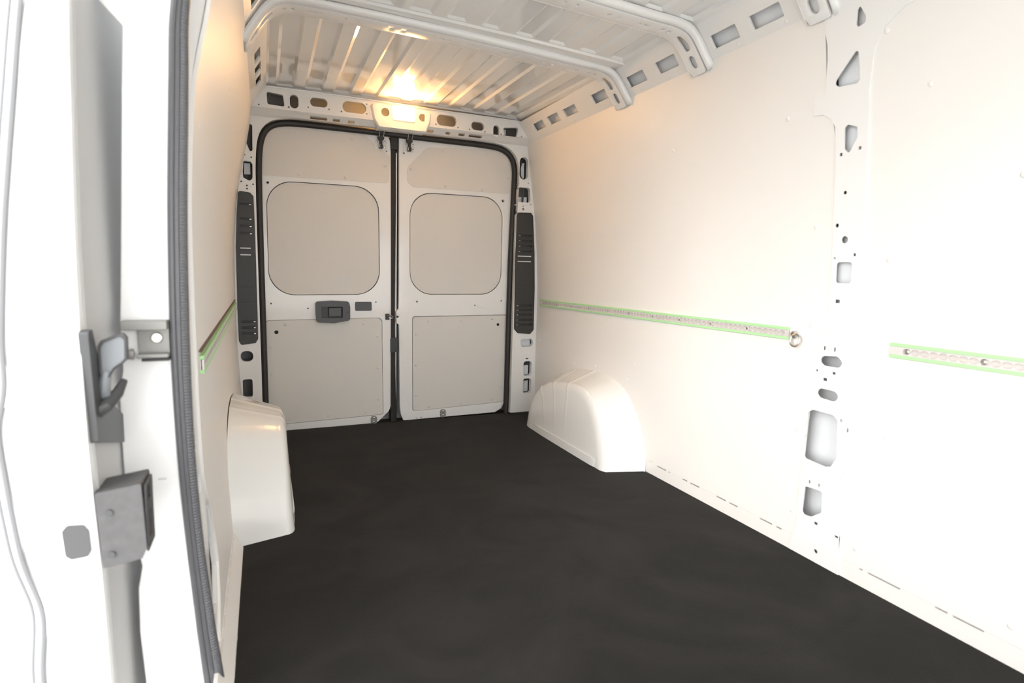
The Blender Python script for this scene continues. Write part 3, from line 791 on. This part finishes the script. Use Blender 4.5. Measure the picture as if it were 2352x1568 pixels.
def top_latch(cx, parent):
    bm = cyl_bm((cx, DY - .028, 1.763), (0, 1, 0), .019, .022, 18)
    box_bm(cx - .008, cx + .008, DY - .026, DY - .008, 1.722, 1.752, bm)
    box_bm(cx - .011, cx + .011, DY - .030, DY - .006, 1.700, 1.724, bm)
    l = obj('top_latch', bm, 'hookblack', parent, bevel=.0025)
    obj('rod', tube_bm([(cx - .013, DY - .03, 1.768), (cx - .013, DY - .045, 1.79), (cx - .014, -.055, 1.806)], .0032, 8), 'metal', l)
    obj('rod', tube_bm([(cx + .013, DY - .03, 1.768), (cx + .013, DY - .045, 1.79), (cx + .014, -.055, 1.806)], .0032, 8), 'metal', l)
    obj('rod_guide', tube_bm([(cx - .03, -.058, 1.803), (cx - .012, -.066, 1.799), (cx + .012, -.066, 1.799), (cx + .03, -.058, 1.803)], .005, 8), 'metal', l)
    obj('latch_plate', sheet_bm(rect(cx - .033, cx + .034, 1.698, 1.752, .01, 3), [], fY(DY - .004), .005), 'paint', l, bevel=.001)
    for dx, z in [(-.024, 1.740), (.026, 1.742), (.025, 1.713)]:
        rivet((cx + dx, DY - .004, z), (0, -1, 0), .0075, l, 'metal', 'bolt')
    obj('hook_tip', tube_bm([(cx - .006, DY - .031, 1.722), (cx - .010, DY - .033, 1.714), (cx - .008, DY - .031, 1.704)], .002, 6), 'metal', l)
top_latch(-.091, d1)
top_latch(.083, d2)

# ------------------------------------------------------------------ side door (slid back outside the opening)
d3 = tag(empty('door_3', (-1.1, -2.3, 0)), 'open white side door slid back outside the left wall', 'door', kind='structure')
edge = [(.2, -2.468), (.432, -2.480), (.674, -2.514), (1.011, -2.512), (1.34, -2.470), (1.414, -2.452), (1.75, -2.40), (-.3, -2.45)]
edge = smooth_table(sorted(edge))
cont = [(-1.125, -.3), (-1.142, .10), (-1.150, .25), (-1.140, .33), (-1.136, .367), (-1.150, .42), (-1.160, .467), (-1.164, .583), (-1.168, .700), (-1.168, .725), (-1.157, .752), (-1.151, .768), (-1.152, .80), (-1.154, .840), (-1.139, 1.049), (-1.113, 1.381), (-1.07, 1.75)]
IN = -1.052
front_out = cont + [(IN, 1.75), (IN, 1.3), (IN, .9), (IN, .5), (IN, .1), (IN, -.3)]
zl = [i * .06 for i in range(-4, 30)]
bm = sheet_bm(front_out, [], lambda x, z, d: (x, interp(edge, z) + d, z), 0.85, vlines=zl)
obj('door_body', bm, 'paint', d3, bevel=.012, seg=4, angle=60)
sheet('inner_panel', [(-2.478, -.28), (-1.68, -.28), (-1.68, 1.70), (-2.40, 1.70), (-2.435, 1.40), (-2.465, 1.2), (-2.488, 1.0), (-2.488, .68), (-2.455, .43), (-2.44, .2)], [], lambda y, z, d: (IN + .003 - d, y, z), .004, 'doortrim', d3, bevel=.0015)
P = relax(resample([(x, interp(edge, z) - .004, z) for x, z in cont], .015), 6)
obj('edge_seal', tube_bm([(p.x - .004, p.y, p.z) for p in P], .0055, 8), 'edgegrey', d3)
obj('edge_seal', tube_bm([(p.x - .020, p.y + .01, p.z) for p in P], .0035, 8), 'edgegrey', d3)
obj('hole_plug', sheet_bm(fillet([(-1.103, .517), (-1.095, .527), (-1.071, .525), (-1.064, .512), (-1.064, .472), (-1.069, .462), (-1.094, .460), (-1.102, .468)], .006, 4), [],
                          lambda x, z, d: (x, interp(edge, z) - .003 + d, z), .004), 'plug', d3, bevel=.001)
# inner pull handle on a dark base plate
hp = obj('handle_plate', sheet_bm(fillet([(-2.522, .868), (-2.492, .868), (-2.425, .735), (-2.27, .66), (-2.24, .60), (-2.500, .672)], .006, 3), [],
                                  lambda y, z, d: (IN + .012 - d, y, z), .014, vlines=zl), 'dark', d3, bevel=.004, seg=3)
pull_out = fillet([(-1.040, .836), (-1.034, .846), (-1.002, .860), (-.995, .851), (-.996, .812), (-1.003, .804), (-1.018, .793), (-1.026, .778), (-1.034, .772), (-1.040, .784)], .006, 4)
obj('pull_rim', sheet_bm(pull_out, [inset_p for inset_p in [[(-1.017 + (x + 1.017) * .80, .818 + (z - .818) * .84) for x, z in pull_out]]], fY(-2.470), .014), 'dark', hp, bevel=.002)
obj('pull_face', sheet_bm([(-1.017 + (x + 1.017) * .84, .818 + (z - .818) * .87) for x, z in pull_out], [], fY(-2.466), .008), 'pullgrey', hp, bevel=.001)
obj('pull_neck', tube_bm(relax(resample([(-1.030, -2.462, .79), (-1.034, -2.465, .765), (-1.036, -2.455, .74), (-1.040, -2.43, .73)], .006), 4), .009, 10), 'pullgrey', hp)
obj('pull_root', tube_bm([(-1.045, -2.470, .722), (-1.034, -2.468, .728), (-1.020, -2.44, .745), (-1.012, -2.42, .765)], .011, 10, rfun=lambda i: (.015, .013, .010, .006)[i]), 'dark', hp)
# lower lock box
lb = obj('lock_box', sheet_bm(fillet([(-1.050, .582), (-.980, .592), (-.976, .470), (-.984, .452), (-1.044, .444)], .003, 3), [], fY(-2.505), .085), 'cast', d3, bevel=.0025)
obj('lock_side', sheet_bm([(-2.495, .46), (-2.495, .585), (-2.43, .585), (-2.43, .46)], [rect(-2.48, -2.45, .55, .575, .003, 2), rect(-2.48, -2.45, .48, .53, .003, 2)],
                          lambda y, z, d: (-.974 - d, y, z), .004), 'cast', lb, bevel=.001)
for z in (.545, .468): obj('screw', cyl_bm((-1.030, -2.505, z), (0, -1, 0), .006, .003, 10), 'dark', lb)

# ------------------------------------------------------------------ wheel arches
def arch(name, side, sh, label):
    outer = [(-.215, .0), (-.24, .10), (-.30, .22), (-.41, .335), (-.53, .388), (-.66, .415), (-.81, .430), (-.95, .430), (-1.06, .415), (-1.165, .372), (-1.25, .287), (-1.315, .183), (-1.345, .08), (-1.345, .0)]
    inn = [(-.425, .0), (-.43, .05), (-.455, .165), (-.54, .225), (-.66, .275), (-.80, .312), (-.90, .328), (-1.0, .330), (-1.08, .300), (-1.16, .195), (-1.20, .09), (-1.225, .03), (-1.235, .015), (-1.245, .0)]
    N = 150
    def res(pts):
        P = [Vector((a, b, 0)) for a, b in pts]
        P = relax(resample([tuple(p) for p in P], .012), 8)
        L = [0.0]
        for a, b in zip(P, P[1:]): L.append(L[-1] + (b - a).length)
        out = []
        j = 0
        for k in range(N + 1):
            s = L[-1] * k / N
            while j < len(L) - 2 and L[j + 1] < s: j += 1
            t = (s - L[j]) / max(1e-9, L[j + 1] - L[j])
            out.append(P[j].lerp(P[j + 1], t))
        return out
    O, I = res(outer), res(inn)
    xw, xi = (.962, .752) if side > 0 else (-.905, -.684)
    ridges = {38: .0045, 58: .0045, 78: .0045} if side > 0 else {58: .0035, 78: .0045, 92: .003}
    rings = []
    steps = 22
    bm = bmesh.new()
    T = []
    for j in range(steps + 1):
        u = j / steps
        # draft over the first part, then a rounded shoulder into the inner face
        if u < .6:
            a = u / .6; T.append((a * .86, a * .52))
        else:
            th = (u - .6) / .4 * PI / 2
            T.append((.86 + .14 * math.sin(th), .52 + .48 * (1 - math.cos(th))))
    for j, (fx, fb) in enumerate(T):
        ring = []
        for k in range(N + 1):
            p = O[k].lerp(I[k], fb)
            x = xw + (xi - xw) * fx
            z = p.y
            # raised ribs running across the top and down the inner face
            for c, hgt in ridges.items():
                q = abs(k - c)
                if q <= 1: z += hgt * (1 if q == 0 else .4); x += (xi - xw) * .010 * fb * (1 if q == 0 else .4)
            lean = .016 * (z / .33) * fx
            ring.append(bm.verts.new((x + lean * (1 if side > 0 else -1), p.x + sh, z)))
        rings.append(ring)
    # inner face: shrink the last ring towards a low line near the floor
    for s in (.75, .5, .25, 0.0):
        ring = []
        for k in range(N + 1):
            p = I[k]
            base = Vector((-.44 + (-1.235 + .44) * k / N, 0.0, 0))
            q = base.lerp(p, s)
            x = xi
            lean = .016 * (q.y / .33)
            for c, hgt in ridges.items():
                if abs(k - c) <= 1: x += (xi - xw) * .010 * (1 if k == c else .4) * s
            ring.append(bm.verts.new((x + lean * (1 if side > 0 else -1), q.x + sh, q.y)))
        rings.append(ring)
    for A, B in zip(rings, rings[1:]):
        for k in range(N): bm.faces.new([A[k], A[k + 1], B[k + 1], B[k]])
    bmesh.ops.remove_doubles(bm, verts=bm.verts, dist=.0002)
    a = tag(empty(name, ((xw + xi) / 2, -.8 + sh, 0)), label, 'wheel arch', 'white wheel arches in the load space')
    o = obj('arch_shell', bm, 'arch', a)
    # flange along the foot
    sgn = 1 if side > 0 else -1
    foot = [(xw, -.30 + sh), (xi + .03 * sgn, -.425 + sh), (xi + .004 * sgn, -.46 + sh), (xi, -.6 + sh), (xi, -1.17 + sh), (xi + .006 * sgn, -1.215 + sh), (xi + .03 * sgn, -1.245 + sh), (xw - .01 * sgn, -1.335 + sh), (xw, -1.34 + sh)]
    R = relax(resample([(x, y, 0) for x, y in foot], .012), 3)
    bm = bmesh.new()
    prev = None
    cx, cy = xw, -.83 + sh
    for p in R:
        d = Vector((p.x - cx, (p.y - cy) * .45, 0)).normalized()
        v = [bm.verts.new((p.x + d.x * o_, p.y + d.y * o_, z)) for o_, z in ((-.004, .050), (.0045, .047), (.0055, .0))]
        if prev:
            for i in range(2): bm.faces.new([prev[i], v[i], v[i + 1], prev[i + 1]])
        prev = v
    obj('foot_flange', bm, 'arch', a)
    return a
arch('wheel_arch', 1, 0.0, 'white domed wheel arch against the right wall, below the long rail')
arch('wheel_arch', -1, -.19, 'white domed wheel arch against the left wall, near the open side door')

# ------------------------------------------------------------------ green-edged cargo rails
def rail(name, y0, y1, z0, z1, fx, nx, label, brown=False, screws=()):
    """rail along Y between y0 (rear) and y1 (front); centre height z0 -> z1; fx(z) = wall surface; nx = direction into the room"""
    cz = (z0 + z1) / 2
    r = tag(empty(name, (fx(cz), (y0 + y1) / 2, cz)), label, 'cargo rail', 'green-edged cargo rails')
    L = abs(y1 - y0)
    def zc(y): return z0 + (z1 - z0) * (y - y0) / (y1 - y0)
    X = lambda y: fx(zc(y))
    for s in (1, -1):
        a = sheet_bm([(y0, .0125), (y1, .0125), (y1, .0215), (y0, .0215)], [], lambda y, v, d: (X(y) + nx * (.011 - d), y, zc(y) + s * v), .011)
        obj('edge_strip', a, 'green', r, bevel=.001)
    # scalloped slot of the track
    p = .0254
    n = int((L - .03) / p)
    top, bot = [], []
    ya = min(y0, y1) + .015
    for k in range(n):
        c = ya + (k + .5) * p
        for t in range(7):
            a = PI * (1 - t / 6)
            yy = c + .0105 * math.cos(a); v = .0035 + .0055 * math.sin(a)
            top.append((yy, v)); bot.append((yy, -v))
    slot = top + bot[::-1]
    outl = [(min(y0, y1), -.0122), (max(y0, y1), -.0122), (max(y0, y1), .0122), (min(y0, y1), .0122)]
    obj('track', sheet_bm(outl, [slot], lambda y, v, d: (X(y) + nx * (.0100 - d), y, zc(y) + v), .0035), 'alum', r)
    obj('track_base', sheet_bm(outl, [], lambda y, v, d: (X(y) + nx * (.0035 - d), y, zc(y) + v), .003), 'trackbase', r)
    for y in screws:
        rivet((X(y) + nx * .0045, y, zc(y)), (nx, 0, 0), .0075, r, 'metal', 'screw')
    if brown:
        a = sheet_bm([(y0, .030), (y1, .030), (y1, .0345), (y0, .0345)], [], lambda y, v, d: (X(y) + nx * (.006 - d), y, zc(y) + v), .006)
        o = obj('gap_strip', a, 'brown', r)  # brown strip colours in the shadow gap over the rail
        o['label'] = 'thin dark brown strip standing in for a shadow gap above the rail'
    return r
rail('cargo_rail', -.105, -2.157, .775, .782, lambda z: interp(RX, z), -1, 'long green-edged metal rail on the right wall behind the steel post',
     screws=[-.14 - .202 * k for k in range(10)] + [-2.14])
rail('cargo_rail', -2.527, -3.9, .772, .773, lambda z: interp(RX, z), -1, 'green-edged metal rail on the right wall in front of the steel post',
     screws=[-2.575, -2.775, -2.975, -3.2, -3.5, -3.8])
rail('cargo_rail', -.20, -2.125, .764, .744, lambda z: interp(LX, z), 1, 'green-edged metal rail on the left wall beside the side door', brown=True,
     screws=[-.3 - .3 * k for k in range(6)])
# end plugs of the left rail
# tie-down ring beside the long rail
rg = tag(empty('tie_down_ring', (.955, -2.19, .775)), 'small chrome tie-down ring at the front end of the long right rail', 'ring')
obj('stud', cyl_bm((.958, -2.180, .782), (-1, 0, 0), .0135, .016, 18, r2=.010), 'metal', rg, bevel=.002)
obj('loop', tube_bm([(.938 + .004 * math.cos(t), -2.196 + .019 * math.sin(t), .762 + .021 * math.cos(t)) for t in [2 * PI * k / 28 for k in range(28)]], .0035, 8, closed=True), 'metal', rg)
obj('post', cyl_bm((.958, -2.182, .780), (-.9, -.35, -.25), .006, .024, 12), 'metal', rg)
